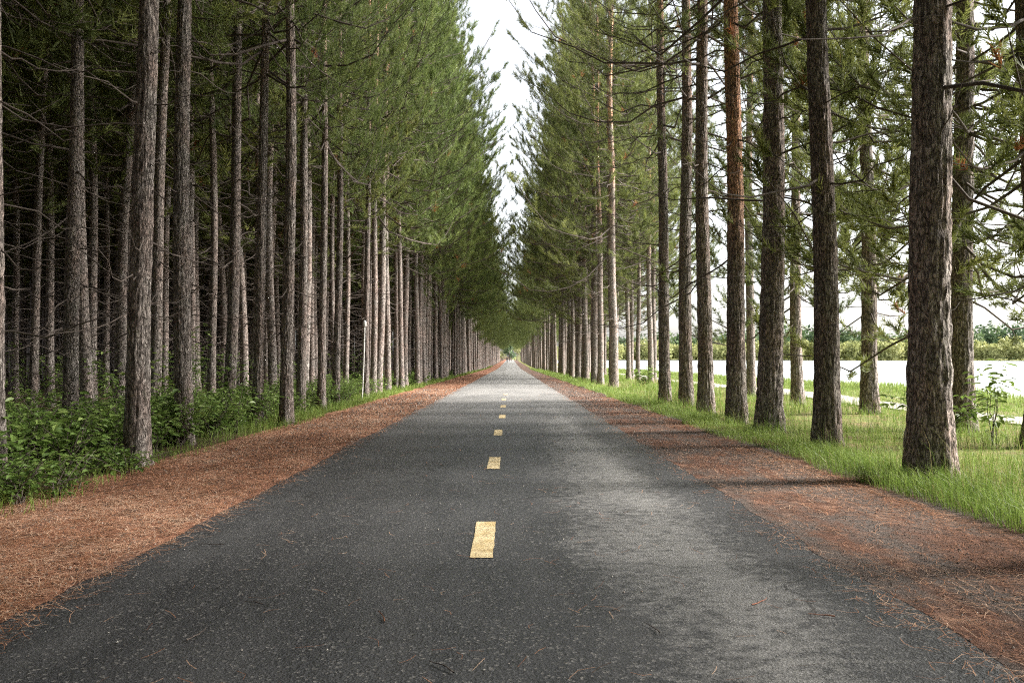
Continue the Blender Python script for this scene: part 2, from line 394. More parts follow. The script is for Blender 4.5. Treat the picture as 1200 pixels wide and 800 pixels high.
def pine_parts(seed, H=20, r0=0.16, cb=6.0, dead_lo=2.2, Lmax=2.6, step=0.42, per_whorl=4, dead_keep=0.6, tw_step=0.30, tufts=3,
               per=15, nl=0.14, nw=0.008, sides=28, rings=90, lean=0.0, dead_len=(0.2, 0.75), twigs=True, btubes=5, sag=0.22, drop_live=0.0, tuft_keep=1.0, hi_trunk=False, up=0.32, top_profile=0.75):
    rng = np.random.default_rng(seed)
    # trunk
    if hi_trunk:
        zt = np.concatenate([np.arange(-0.3, 7.5, 0.025), np.linspace(7.5, H, 30)])
    else:
        zt = np.concatenate([np.linspace(-0.3, 1.0, max(4, rings // 6), endpoint=False), np.linspace(1.0, H, rings)])
    ph = rng.random(4) * 6.28
    cx = lambda z: 0.05 * np.sin(z * 0.33 + ph[0]) + 0.025 * np.sin(z * 0.9 + ph[1]) + lean * z * 0.02 - 0.05 * np.sin(ph[0]) - 0.025 * np.sin(ph[1])
    cy = lambda z: 0.05 * np.sin(z * 0.29 + ph[2]) + 0.025 * np.sin(z * 0.8 + ph[3]) - 0.05 * np.sin(ph[2]) - 0.025 * np.sin(ph[3])
    rad = lambda z: r0 * np.maximum(0.04, (1 - np.clip(z / H, 0, 1)) ** 0.8) * (1 + 0.32 * np.exp(-np.maximum(z, 0) * 2.6))
    a = np.arange(sides) * 2 * PI / sides
    A, Z = np.meshgrid(a, zt)
    amp = 0.10 if hi_trunk else 0.055
    f = 1 + amp * (vnoise(A * sides * (0.30 if hi_trunk else 0.3), Z * 5.5 + seed * 3) - 0.5) * 2 + 0.05 * (vnoise(A * 1.2 + seed, Z * 1.4) - 0.5) + 0.05 * (vnoise(A * 9.3, Z * 16) - 0.5)
    f = f + 0.10 * np.exp(-np.maximum(Z, 0) * 4) * np.sin(A * 4 + ph[1])
    # swellings at old branch whorls
    for zw in np.arange(1.0, min(H, 9), 0.42 * 1.7):
        f = f + 0.05 * np.exp(-((Z - zw - 0.1 * rng.normal()) / 0.05) ** 2) * (0.5 + 0.5 * np.sin(A * 2 + rng.random() * 6))
    R = rad(Z) * f
    V = np.stack([cx(Z) + R * np.cos(A), cy(Z) + R * np.sin(A), Z], -1).reshape(-1, 3)
    i = np.arange(len(zt) * sides).reshape(len(zt), sides); nx = np.roll(i, -1, 1)
    TQ = np.stack([i[:-1], nx[:-1], nx[1:], i[1:]], -1).reshape(-1, 4)
    trunk = (V, TQ)
    # whorls of branches
    zs = []; az = []
    z = dead_lo
    while z < H - 0.25:
        n = per_whorl + rng.integers(-1, 2)
        a0 = rng.random() * 6.28
        for k in range(max(2, n)):
            zs.append(z + rng.normal() * 0.05); az.append(a0 + k * 6.28 / n + rng.normal() * 0.3)
        z += step * rng.uniform(0.75, 1.3)
    zs = np.array(zs); az = np.array(az)
    live = zs + rng.normal(size=len(zs)) * 0.5 > cb
    keep = np.where(live, rng.random(len(zs)) > drop_live, rng.random(len(zs)) < dead_keep)
    zs, az, live = zs[keep], az[keep], live[keep]
    t = np.clip((zs - cb) / (H - cb), 0, 1)
    B = len(zs)
    L = np.where(live, Lmax * (1 - t) ** top_profile * rng.uniform(0.48, 1.08, B) * np.where(rng.random(B) < 0.12, rng.uniform(1.1, 1.4, B), 1.0) + 0.25, Lmax * rng.uniform(*dead_len, B))
    el = np.where(live, 0.0 + 0.85 * t + rng.normal(size=B) * 0.08, rng.uniform(-0.28, 0.2, B))
    sg = np.where(live, sag * (1 - t), rng.uniform(-0.05, 0.22, B))
    tipup = np.where(live, 0.24 + 0.1 * rng.random(B), rng.uniform(-0.05, 0.18, B))
    K = 7
    s = np.linspace(0, 1, K)[None, :]
    rr = L[:, None] * s * np.cos(el)[:, None]
    zz = L[:, None] * (np.sin(el)[:, None] * s - sg[:, None] * np.sin(s * PI * 0.8) + tipup[:, None] * s ** 2.4)
    lat = L[:, None] * 0.10 * (np.sin(s * rng.uniform(2, 6, (B, 1)) + rng.random((B, 1)) * 6) - 0.0) * s
    ca, sa = np.cos(az)[:, None], np.sin(az)[:, None]
    P = np.stack([cx(zs)[:, None] + rr * ca - lat * sa, cy(zs)[:, None] + rr * sa + lat * ca, zs[:, None] + zz], -1)
    P[:, 1:-1] += rng.normal(size=(B, K - 2, 3)) * 0.02 * L[:, None, None]
    Rb = (np.minimum(0.005 + np.where(live, 0.0052, 0.0042) * L, r0 * 0.35))[:, None] * (1 - 0.78 * s)
    bv, bq = tubes(P, Rb, btubes)
    br = Acc(); br.add(bv, Q=bq)
    cr = Acc()
    if twigs:
        lens = np.where(live, L, L * 0.9)
        cnt = np.where(live, np.ceil(lens / tw_step * 0.8).astype(int), rng.integers(0, 4, B)).astype(int)
        bi = np.repeat(np.arange(B), cnt)
        m = len(bi)
        st = rng.uniform(0.28, 1.0, m)
        fi = st * (K - 1); i0 = np.minimum(fi.astype(int), K - 2); fr = (fi - i0)[:, None]
        p0 = P[bi, i0] * (1 - fr) + P[bi, i0 + 1] * fr
        tg = norm(P[bi, i0 + 1] - P[bi, i0])
        side = norm(np.cross(tg, np.array([0, 0, 1.0]))) * np.where(rng.random(m) < 0.5, 1, -1)[:, None]
        an = rng.uniform(0.45, 1.05, m)[:, None]
        lv = live[bi]
        d = norm(tg * np.cos(an) + side * np.sin(an) + np.array([0, 0, 1.0]) * (rng.uniform(-0.1, 0.35, m) * np.where(lv, 1, 0.5))[:, None])
        tl = (0.16 + 0.36 * L[bi] * (1.05 - st)) * rng.uniform(0.6, 1.2, m)
        tl = np.minimum(tl, np.where(lv, 1.1, 0.42))
        q = np.linspace(0, 1, 4)[None, :, None]
        TP = p0[:, None] + d[:, None] * q * tl[:, None, None] + np.array([0, 0, 1.0]) * (q ** 2) * (tl * np.where(lv, 0.28, -0.06))[:, None, None]
        TP[:, 1:] += rng.normal(size=(m, 3, 3)) * 0.05 * tl[:, None, None]
        TR = np.repeat((np.where(lv, 0.0035, 0.002) + 0.004 * tl)[:, None], 4, 1) * np.array([1, 0.8, 0.6, 0.4])
        tv, tq = tubes(TP, TR, 3); br.add(tv, Q=tq)
        # tufts on the live twigs and at branch tips
        TP, dd, tb = TP[lv], d[lv], bi[lv]
        bt = rng.random(B)
        Ps, Ds, Ts = [], [], []
        for k in range(tufts):
            u = 1.0 - k * 0.72 / max(1, tufts)
            f2 = u * 3; j = min(int(f2), 2); g = f2 - j
            Ps.append(TP[:, j] * (1 - g) + TP[:, j + 1] * g); Ds.append(norm(TP[:, j + 1] - TP[:, j] + 1e-6) + np.array([0, 0, up])); Ts.append(0.34 * bt[tb] + 0.08 + 0.58 * rng.random(len(TP)) + np.where(bt[tb] < 0.0, -2.0, 0.0))
        lb = np.where(live)[0]
        Ps.append(P[lb, -1]); Ds.append(norm(P[lb, -1] - P[lb, -2]) + np.array([0, 0, up])); Ts.append(0.5 + 0.4 * rng.random(len(lb)))
        Ps, Ds, Ts = np.concatenate(Ps), norm(np.concatenate(Ds)), np.concatenate(Ts)
        kp = rng.random(len(Ps)) < tuft_keep
        Ps, Ds, Ts = Ps[kp], Ds[kp], Ts[kp]
        Ts[rng.random(len(Ts)) < 0.005] = 0.0
        v, T, c = needles(Ps, Ds, Ts, rng, per, nl, nw, nl * 1.2)
        if len(v): cr.add(v, T=T, tint=c)
    return trunk, br, cr

def pine_proto(name, mat_n='needle', mat_b='bark', **kw):
    tr, br, cr = pine_parts(**kw)
    root = empty(name, (0, 0, 0))
    mesh_obj('trunk', tr[0], None, tr[1], M[mat_b], root, smooth=True)
    br.build('branches', M['twig'], root, smooth=True)
    cr.build('crown', M[mat_n], root)
    return root

def copy_thing(src):
    r = src.copy(); COL.objects.link(r)
    for ch in src.children:
        c = ch.copy(); COL.objects.link(c); c.parent = r
        for g in ch.children:
            d = g.copy(); COL.objects.link(d); d.parent = c
    return r

_used = {}
def place(proto, x, y, rz, s=1.0, sz=None, label=None, group=None, tilt=(0, 0), mat=None):
    o = copy_thing(proto) if proto.name in _used else proto
    _used[proto.name] = 1
    o.location = (x, y, float(ground_z(x, y)) - 0.01)
    o.rotation_euler = (tilt[0], tilt[1], rz)
    o.scale = (s, s, sz or s)
    tag(o, label, 'pine tree', group)
    if mat:
        for c in o.children:
            if c.name.startswith('trunk'):
                c.data = c.data.copy(); c.data.materials[0] = mat
    return o

roadL = [pine_proto('pine_tree', 'needle_fresh', seed=10 + k, H=21 + k % 3, r0=0.115, cb=5.6 + 0.5 * (k % 2), dead_lo=1.9, Lmax=4.3, top_profile=0.66, dead_keep=0.42, dead_len=(0.08, 0.4), tufts=3, per=24, tuft_keep=0.72, step=0.52, nl=0.19, nw=0.014, tw_step=0.22) for k in range(4)]
nearR = [pine_proto('pine_tree', seed=30 + k, H=20.5, r0=0.185, cb=7.0, dead_lo=2.8, Lmax=4.9, dead_keep=0.42, dead_len=(0.2, 0.8), tufts=3, per=20, tuft_keep=0.8, nl=0.16, nw=0.013, hi_trunk=True, sides=72, step=0.46, per_whorl=4, sag=0.1, tw_step=0.34) for k in range(4)]
rowR = [pine_proto('pine_tree', seed=50 + k, H=20 + k, r0=0.155, cb=4.8 + 0.5 * k, dead_lo=2.4, Lmax=4.8, top_profile=0.66, dead_keep=0.5, dead_len=(0.1, 0.5), tufts=3, per=24, tuft_keep=0.78, nl=0.19, nw=0.014, step=0.50, tw_step=0.21) for k in range(3)]
lakeR = [pine_proto('pine_tree', seed=60 + k, H=17, r0=0.155, cb=2.5, dead_lo=2.0, Lmax=3.4, dead_keep=0.8, tufts=3, per=26, tuft_keep=1.0, step=0.38, per_whorl=5, sag=0.30, drop_live=0.05, tw_step=0.20, nl=0.17, nw=0.016, hi_trunk=True, sides=56) for k in range(3)]
nearL = [pine_proto('pine_tree', 'needle_fresh', seed=80 + k, H=20, r0=0.15, cb=6.0, dead_lo=1.6, Lmax=3.7, top_profile=0.7, dead_keep=0.42, dead_len=(0.06, 0.4), tufts=3, per=20, nl=0.18, nw=0.012, hi_trunk=True, sides=60) for k in range(3)]
inner = [pine_proto('pine_tree', seed=90 + k, H=18 + k, r0=0.10, cb=5.6, dead_lo=1.2, Lmax=2.7, dead_keep=0.55, tufts=3, per=12, nl=0.20, nw=0.024, sides=14, rings=50, dead_len=(0.15, 0.8)) for k in range(4)]

rnd = np.random.default_rng(123)
U = lambda a, b: float(rnd.uniform(a, b))
taken = []
# --- right roadside row, measured from the photograph
R_FRONT = [
    (3.52, 6.70, 0.176, 'thickest pine trunk in the right row, its base in long grass nearest the road edge', 0, 0.0),
    (3.77, 9.52, 0.150, 'grey pine trunk leaning slightly left, next after the thickest right trunk', 1, -0.022),
    (3.73, 11.5, 0.178, 'straight dark pine trunk between the leaning grey one and the orange barked one', 2, 0.0),
    (3.72, 13.1, 0.158, 'pine with bright orange bark high on its trunk in the right row', 3, 0.0),
    (3.88, 15.8, 0.155, 'pine just beyond the orange barked trunk, curving a little at the base', 0, -0.012),
    (4.04, 18.3, 0.160, 'middle one of the three grey pines before the gap in the right row', 1, -0.01),
    (3.94, 20.3, 0.150, 'last slim pine before the sunny gap in the right row', 2, 0.0),
]
for x, y, r, lab, k, tl in R_FRONT:
    o = place(nearR[k], x, y, U(0, 6), r / 0.195, 1.0, lab, 'right roadside pines before the gap', (0, tl), M['bark_red'] if 'bright orange' in lab else None)
    taken.append((x, y))
y = 32.0; k = 0
ROW_R = []
while y < 300:
    ROW_R.append((4.25 + U(-0.25, 0.25), y)); y += U(1.7, 2.5)
ROW_R2 = []
y = 38.5
while y < 240:
    ROW_R2.append((7.1 + U(-0.35, 0.35), y)); y += U(1.7, 2.7)
R_BACK = [
    (6.10, 9.2, 0.15, 'dark pine at the right edge of the picture beside the leafy sapling'),
    (6.57, 11.6, 0.155, 'pine behind the leafy sapling with the far shore beside it'),
    (6.9, 15.3, 0.15, 'pine with a flared base standing by the pale gravel path'),
    (7.0, 19.4, 0.14, 'slim grey pine seen between two front trunks near the path'),
    (7.1, 23.5, 0.13, 'farthest slim pine before the close set lakeside trunks'),
]
for i, (x, y, r, lab) in enumerate(R_BACK):
    place(lakeR[i % 3] if i < 4 else rowR[2], x, y, U(0, 6), r / 0.155, 1.0, lab, 'pines behind the right row', (0, -0.01 if i == 2 else 0))
# --- left roadside row
L_FRONT = [
    (-4.03, 6.2, 0.125, 'pale flecked pine trunk leaning out of the left edge of the picture', -0.045),
    (-3.60, 7.70, 0.150, 'thick rough pine trunk standing at the edge of the orange needles on the left', 0.008),
    (-3.98, 9.75, 0.145, 'pine rising from behind the leafy thicket, second large trunk on the left', 0.0),
    (-4.06, 12.8, 0.115, 'slimmer pine left of the pair of close trunks past the thicket', 0.01),
    (-3.62, 12.9, 0.140, 'pine with a wide foot at the needle edge, right one of the close pair', 0.02),
    (-4.1, 15.6, 0.12, 'slim pine just past the close pair of trunks on the left', 0.0),
    (-4.0, 16.9, 0.115, 'narrow pine with shrubs at its foot midway between close pair and white post', 0.008),
    (-4.2, 19.2, 0.125, 'pine nearest in front of the thin white post', 0.0),
    (-4.05, 22.3, 0.125, 'pine directly behind the thin white post', 0.006),
]
for i, (x, y, r, lab, tl) in enumerate(L_FRONT):
    P_ = nearL[i % 3]
    place(P_, x, y, U(0, 6), r / 0.215, 1.0, lab, 'left roadside pines', (0, tl))
    taken.append((x, y))
ROW_L = []
y = 24.2
while y < 300:
    ROW_L.append((-4.15 + U(-0.3, 0.25), y)); y += U(1.25, 1.95)
INNER = []
x = -5.3
while x > -46:
    y0 = max(3.0, abs(x) / 0.72 - 2.0); y = y0 + U(0, 1.5)
    while y < (y0 + 62 - abs(x) * 0.3 if x < -13 else 150):
        INNER.append((x + U(-0.55, 0.55), y)); y += U(1.4, 2.4)
    x -= U(1.5, 2.1)
INNER = [p for p in INNER]

cand = [('L', p) for p in ROW_L] + [('R', p) for p in ROW_R] + [('R2', p) for p in ROW_R2] + [('I', p) for p in INNER]
def rank(c):
    t, (px, py) = c
    return py * (1.0 if t != 'I' else 1.0 + 0.02 * abs(px))
cand.sort(key=rank)
N_IND = 276
LAB = {'L': ('slim straight pine in the left roadside row beyond the thin white post', 'left roadside pines beyond the post'),
       'R': ('tall pine in the right roadside row beyond the sunny gap in the trees', 'right roadside pines beyond the gap'),
       'R2': ('thin lakeside pine in the close set line behind the right roadside row beyond the gap', 'lakeside pines beyond the gap'),
       'I': ('slender pine inside the dark left wood behind the roadside row', 'pines inside the dark left wood')}
cnt = 0
for i, (t, (px, py)) in enumerate(cand[:N_IND]):
    lab, grp = LAB[t]
    if t == 'L': place(roadL[i % 4], px, py, U(0, 6), U(0.85, 1.1), U(0.92, 1.08), lab, grp, (U(-.012, .012), U(-.012, .012)))
    elif t == 'R': place(rowR[i % 3], px, py, U(0, 6), U(0.9, 1.12), U(0.94, 1.1), lab, grp, (U(-.012, .012), U(-.012, .012)))
    elif t == 'R2': place(rowR[i % 3], px, py, U(0, 6), U(0.75, 0.95), U(0.8, 0.95), lab, grp, (U(-.012, .012), U(-.012, .012)))
    else: place(inner[i % 4], px, py, U(0, 6), U(0.75, 1.2), U(0.9, 1.1), lab, grp, (U(-.025, .025), U(-.025, .025)))

# --- all farther pines (and unseen ones added around the viewer to shade the road) as one mass
def far_proto(seed, crown_tufts_keep, per, nl, nw, H, cb, Lmax, r0, step=0.8, tw=0.5):
    tr, br, cr = pine_parts(seed=seed, H=H, r0=r0, cb=cb, dead_lo=cb * 0.5, Lmax=Lmax, dead_keep=0.4, tufts=2, per=per, nl=nl, nw=nw, sides=8, rings=9,
                            step=step, tw_step=tw, tuft_keep=crown_tufts_keep, btubes=3)
    return tr, cr
fp_row = [far_proto(200 + k, 1.0, 7, 0.32, 0.04, 20 + k, 5.4, 5.0, 0.15, 0.6, 0.48) for k in range(3)]
fp_in = [far_proto(210 + k, 0.9, 6, 0.45, 0.08, 18 + k, 5.2, 2.7, 0.12, 0.8, 0.5) for k in range(3)]
tacc, cacc = Acc(), Acc()
BEHIND = []
SHADE_LOW = [(xb + U(-.6, .6), yb + U(-.5, .5)) for xb in (6.3, 8.8, 11.5, 14.5) for yb in np.arange(-20, 2.4, 2.4)]  # unseen low-crowned pines added to block side light from the foreground
for xb in np.arange(-9.5, -30, -2.6):
    for yb in np.arange(-20, abs(xb) / 0.72 - 3, 2.6):
        BEHIND.append((xb + U(-.5, .5), yb + U(-.5, .5)))
for side, x0 in ((-1, -3.9), (1, 3.8)):
    for yb in np.arange(-22, 4.6, 2.0):
        BEHIND.append((x0 + U(-.3, .3), yb))
        BEHIND.append((x0 + side * 3.0 + U(-.4, .4), yb + U(-.5, .5)))
        if side < 0:
            pass
for xb in np.arange(-16, 17, 3.2):
    for yb in (345, 352, 361):
        BEHIND.append((xb + U(-1, 1), yb + U(-2, 2)))
def dump(p, px, py):
    (tv, tq), cr = p
    a = U(0, 6.28); c, s_ = math.cos(a), math.sin(a); k = U(0.85, 1.12)
    Rm = np.array([[c, -s_, 0], [s_, c, 0], [0, 0, 1]]).T * k
    off = np.array([px, py, float(ground_z(px, py))])
    tacc.add(tv @ Rm + off, Q=tq)
    V, T, Q, C = cr.get()
    cacc.add(V @ Rm + off, T=T, tint=np.clip(C + U(-.1, .1), 0.03, 1))
for t, (px, py) in cand[N_IND:]:
    dump((fp_in if t == 'I' else fp_row)[int(rnd.integers(3))], px, py)
for px, py in BEHIND:
    dump(fp_row[int(rnd.integers(3))], px, py)
fp_low = far_proto(230, 1.0, 7, 0.35, 0.05, 15, 1.8, 3.2, 0.14, 0.6, 0.45)
fp_shade = far_proto(240, 0.9, 16, 0.18, 0.016, 17, 2.9, 3.3, 0.15, 0.42, 0.24)
for px, py in ((6.3, 3.6), (6.9, 6.2), (9.2, 3.4)):  # unseen pines added beside the view to shade the right foreground
    dump(fp_shade, px, py)
for px, py in SHADE_LOW:
    dump(fp_low, px, py)
wood = empty('pine_forest', (0, 0, 0))
tag(wood, 'mass of distant pines closing the avenue and filling the depth of the left wood, with added unseen shade pines around the viewer', kind='stuff')
tacc.build('trunks', M['bark'], wood, True); cacc.build('foliage', M['needle'], wood)

# ------------------------------------------------------------------ grass, litter, undergrowth
def blades(x, y, h, w, tint, rng, bend=0.5, dirx=0.0):
    n = len(x)
    b = np.stack([x, y, ground_z(x, y) - 0.01], -1)
    b[:, 2] = np.maximum(b[:, 2], LAKE_Z - 0.1)
    a = rng.random(n) * 6.283
    ln = np.stack([np.cos(a) + dirx, np.sin(a), np.zeros(n)], -1) * (bend * rng.random(n) * h)[:, None]
    a2 = rng.random(n) * 6.283
    wv = np.stack([np.cos(a2), np.sin(a2), np.zeros(n)], -1) * (w * 0.5)[:, None]
    z = np.array([0, 0, 1.0])
    mid = b + ln * 0.3 + z * (h * 0.6)[:, None]
    tip = b + ln + z * (h * rng.uniform(0.8, 1.0, n))[:, None]
    V = np.stack([b - wv, b + wv, mid + wv * 0.75, mid - wv * 0.75, tip], 1).reshape(-1, 3)
    i = np.arange(n)[:, None] * 5
    return V, i + np.array([[3, 2, 4]]), i + np.array([[0, 1, 2, 3]]), np.repeat(tint, 5)

g = np.random.default_rng(5)
acc = Acc()
def sow(n, x0, x1, ya, yb, hh, ww, tint, bend=0.6, dirx=0.0, mask=None, pw=1.0):
    u = g.random(n)
    y = ya * (yb / ya) ** u if pw else ya + (yb - ya) * u
    x = g.uniform(x0, x1, n)
    if mask is not None:
        k = mask(x, y); x, y = x[k], y[k]
    n = len(x)
    sc = np.clip(y / 14, 0.75, 5)
    h = g.uniform(*hh, n) * (0.6 + 0.8 * vnoise(x * 1.3, y * 1.3))
    acc.add(*blades(x, y, h, g.uniform(*ww, n) * sc, np.clip(g.normal(tint, 0.2, n) + 0.35 * (vnoise(x * .7 + 3, y * .7) - .5), 0, 1), g, bend, dirx))
edge_jit = lambda x, y: x > 2.86 + 0.28 * (vnoise(y * 1.1, 7.7) - 0.5)
sow(42000, 2.75, 3.55, 2.2, 120, (0.06, 0.21), (0.003, 0.007), 0.58, 0.9, -0.7, edge_jit)
thin = lambda x, y: (vnoise(x * 0.7 + 4, y * 0.7) > 0.44) | (g.random(len(x)) < 0.15)
sow(60000, 3.4, 8.2, 3.0, 110, (0.08, 0.25), (0.004, 0.008), 0.52, 0.8, -0.1, thin)
sow(6000, 3.3, 8.2, 4.0, 40, (0.28, 0.5), (0.003, 0.005), 0.2, 0.7, -0.1, thin)
# left strip of grass along the thicket
lmask = lambda x, y: (x < -3.18 - 0.25 * sstep(5, 8, y) - 0.08 * sstep(14, 26, y) + 0.3 * (vnoise(y * 0.9, 31.1) - 0.5)) & (g.random(len(x)) < 0.3 + 0.7 * sstep(9, 15, y))
sow(34000, -4.5, -3.1, 4.5, 160, (0.09, 0.22), (0.005, 0.008), 0.62, 0.8, 0.3, lmask)
tag(acc.build('grass', M['grass'], smooth=False), 'lush green grass growing along both verges of the road', kind='stuff')
acc = Acc()
sow(30000, 9.4, 12.6, 8, 150, (0.06, 0.16), (0.006, 0.012), 0.6, 0.6)
sow(26000, 12.2, 14.6, 8, 170, (0.14, 0.36), (0.007, 0.014), 0.75, 0.5)
tag(acc.build('meadow_grass', M['meadow'], smooth=False), 'sunny meadow grass and reeds between the gravel path and the lake', kind='stuff')

# fallen needles
def litter(n, xf, ya, yb, tint, ts, zf=None):
    u = g.random(n); y = ya * (yb / ya) ** u
    x = xf(n, y)
    L = g.uniform(0.05, 0.12, n); a = g.random(n) * PI
    sc = np.clip(y / 6, 0.7, 4)
    w = 0.0028 * sc
    d = np.stack([np.cos(a), np.sin(a), g.normal(0, 0.08, n)], -1)
    zb = road_z(y) if zf is None else zf(x, y) + 0.012
    p = np.stack([x, y, zb + 0.007 + 0.012 * g.random(n)], -1)
    pr = np.stack([-np.sin(a), np.cos(a), np.zeros(n)], -1)
    bend = (g.normal(0, 0.12, n) * L)[:, None] * pr
    L = L[:, None]; w = w[:, None]
    V = np.stack([p - d * L / 2 - pr * w / 2, p - d * L / 2 + pr * w / 2, p + bend + pr * w / 2, p + bend - pr * w / 2, p + d * L / 2 + pr * w / 2, p + d * L / 2 - pr * w / 2], 1)
    V[..., 2] = np.maximum(V[..., 2], (zb + 0.006)[:, None])
    i = np.arange(n)[:, None] * 6
    Q = np.concatenate([i + np.array([[0, 1, 2, 3]]), i + np.array([[3, 2, 4, 5]])])
    return V.reshape(-1, 3), None, Q, np.repeat(np.clip(g.normal(tint, ts, n) + 0.7 * (vnoise(x * 1.9, y * 1.1) - 0.5) + 0.3 * (vnoise(x * 6 + 40, y * 5) - 0.5), 0, 1), 6)
acc = Acc()
acc.add(*litter(60000, lambda n, y: XL - 0.02 - 1.55 * g.random(n) ** 0.9, 2.6, 60, 0.60, 0.34))
acc.add(*litter(17000, lambda n, y: np.where(g.random(n) < 0.6, 2.85 - np.abs(g.normal(0, 0.35, n)), XR + 0.05 + 1.2 * g.random(n)), 2.3, 60, 0.40, 0.25))
acc.add(*litter(1500, lambda n, y: XL + np.abs(g.normal(0, 0.08, n)), 2.6, 40, 0.5, 0.25))
acc.add(*litter(900, lambda n, y: XR - np.abs(g.normal(0, 0.10, n)), 2.3, 40, 0.45, 0.25))
acc.add(*litter(420, lambda n, y: g.uniform(XL, XR, n), 2.0, 30, 0.5, 0.3))
acc.add(*litter(9000, lambda n, y: g.uniform(3.3, 7.5, n), 4.5, 26, 0.45, 0.25, ground_z))
tag(acc.build('needle_litter', M['litter']), 'fallen orange pine needles scattered over shoulders and asphalt', kind='stuff')

# small pale specks and grit on the asphalt
n = 350
yy = 2.0 * (12 / 2.0) ** g.random(n); xx = g.uniform(XL, XR, n)
r = g.uniform(0.002, 0.005, n)
base = np.stack([xx, yy, road_z(yy) + 0.003], -1)
oct_ = np.array([[1, 0, 0], [0, 1, 0], [-1, 0, 0], [0, -1, 0], [0, 0, 0.9]])
V = base[:, None] + oct_[None] * (r[:, None] * g.uniform(0.6, 1.5, (n, 1)))[:, :, None] * g.uniform(0.7, 1.3, (n, 5, 1))
i = np.arange(n)[:, None] * 5
T = np.concatenate([i + np.array([[a, b, 4]]) for a, b in ((0, 1), (1, 2), (2, 3), (3, 0))])
tag(mesh_obj('gravel', V.reshape(-1, 3), T, None, M['gravel']), 'loose pale grit lying on the asphalt', kind='stuff')

# coarse chips and crumbs of the gravel shoulder
M['chips'] = leafy('shoulder_chips', [(0.0, (0.05, 0.045, 0.042)), (0.5, (0.15, 0.12, 0.105)), (0.85, (0.30, 0.25, 0.22)), (1.0, (0.48, 0.40, 0.34))], 0.85, 0.0, 0.2, 0.0)
def chips(n, x0, x1, ya, yb, sz):
    y = ya * (yb / ya) ** g.random(n); x = g.uniform(x0, x1, n)
    r_ = g.uniform(*sz, n)[:, None] * np.clip(y / 7, 0.8, 3)[:, None]
    b = np.stack([x, y, road_z(y) + 0.005], -1)
    V = b[:, None] + oct_[None] * (r_ * g.uniform(0.6, 1.5, (n, 1)))[:, :, None] * g.uniform(0.6, 1.4, (n, 5, 1))
    i = np.arange(n)[:, None] * 5
    T = np.concatenate([i + np.array([[a, c, 4]]) for a, c in ((0, 1), (1, 2), (2, 3), (3, 0))])
    return V.reshape(-1, 3), T, None, np.repeat(np.clip(g.normal(0.45, 0.28, n), 0, 1), 5)
acc = Acc(); acc.add(*chips(11000, XR - 0.02, 2.95, 2.2, 40, (0.002, 0.006))); acc.add(*chips(7000, -3.3, XL, 2.6, 30, (0.003, 0.008)))
tag(acc.build('gravel', M['chips']), 'grey brown gravel chips and bark crumbs over the shoulders', kind='stuff')

# broad leaved plants
def leaf_plant(acc_l, acc_s, base, h, spread, stems, leaves, size, rng, tint=0.5):
    K = 6; s = np.linspace(0, 1, K)
    a = rng.random(stems) * 6.283; rad = spread * rng.uniform(0.25, 1.0, stems); hh = h * rng.uniform(0.55, 1.0, stems)
    P = np.zeros((stems, K, 3))
    P[..., 0] = base[0] + np.cos(a)[:, None] * rad[:, None] * s ** 1.4 + rng.normal(0, 0.03, (stems, 1))
    P[..., 1] = base[1] + np.sin(a)[:, None] * rad[:, None] * s ** 1.4 + rng.normal(0, 0.03, (stems, 1))
    P[..., 2] = base[2] + hh[:, None] * (s * 1.15 - 0.15 * s ** 3)
    P[:, 1:] += rng.normal(size=(stems, K - 1, 3)) * 0.018
    v, q = tubes(P, np.full((stems, 1), 0.006) * (1.1 - 0.75 * s), 4); acc_s.add(v, Q=q)
    m = stems * leaves
    bi = np.repeat(np.arange(stems), leaves)
    t = 1 - 0.8 * rng.random(m) ** 1.5
    f = t * (K - 1); j = np.minimum(f.astype(int), K - 2); fr = (f - j)[:, None]
    p = P[bi, j] * (1 - fr) + P[bi, j + 1] * fr
    az = rng.random(m) * 6.283
    out = np.stack([np.cos(az), np.sin(az), rng.uniform(-0.45, 0.25, m)], -1); out = norm(out)
    p = p + out * (rng.uniform(0.02, 0.12, m) * (1.0 if h > 0.4 else 0.6))[:, None]
    L = size * rng.uniform(0.35, 1.3, m)[:, None]
    sd = norm(np.cross(out, np.array([0, 0, 1.0])) + rng.normal(0, 0.25, (m, 3)))
    up = np.cross(sd, out)
    w = L * rng.uniform(0.26, 0.36, (m, 1))
    V = np.stack([p, p + out * L * 0.30 + sd * w * 0.85 + up * w * 0.25, p + out * L * 0.62 + sd * w * 0.8 + up * w * 0.22, p + out * L - up * L * 0.12,
                  p + out * L * 0.62 - sd * w * 0.8 + up * w * 0.22, p + out * L * 0.30 - sd * w * 0.85 + up * w * 0.25], 1).reshape(-1, 3)
    i = np.arange(m)[:, None] * 6
    Q = np.concatenate([i + np.array([[0, 1, 2, 3]]), i + np.array([[0, 3, 4, 5]])])
    acc_l.add(V, Q=Q, tint=np.repeat(np.clip(rng.normal(tint, 0.22, m) + 0.25 * (t - 0.6), 0, 1), 6))

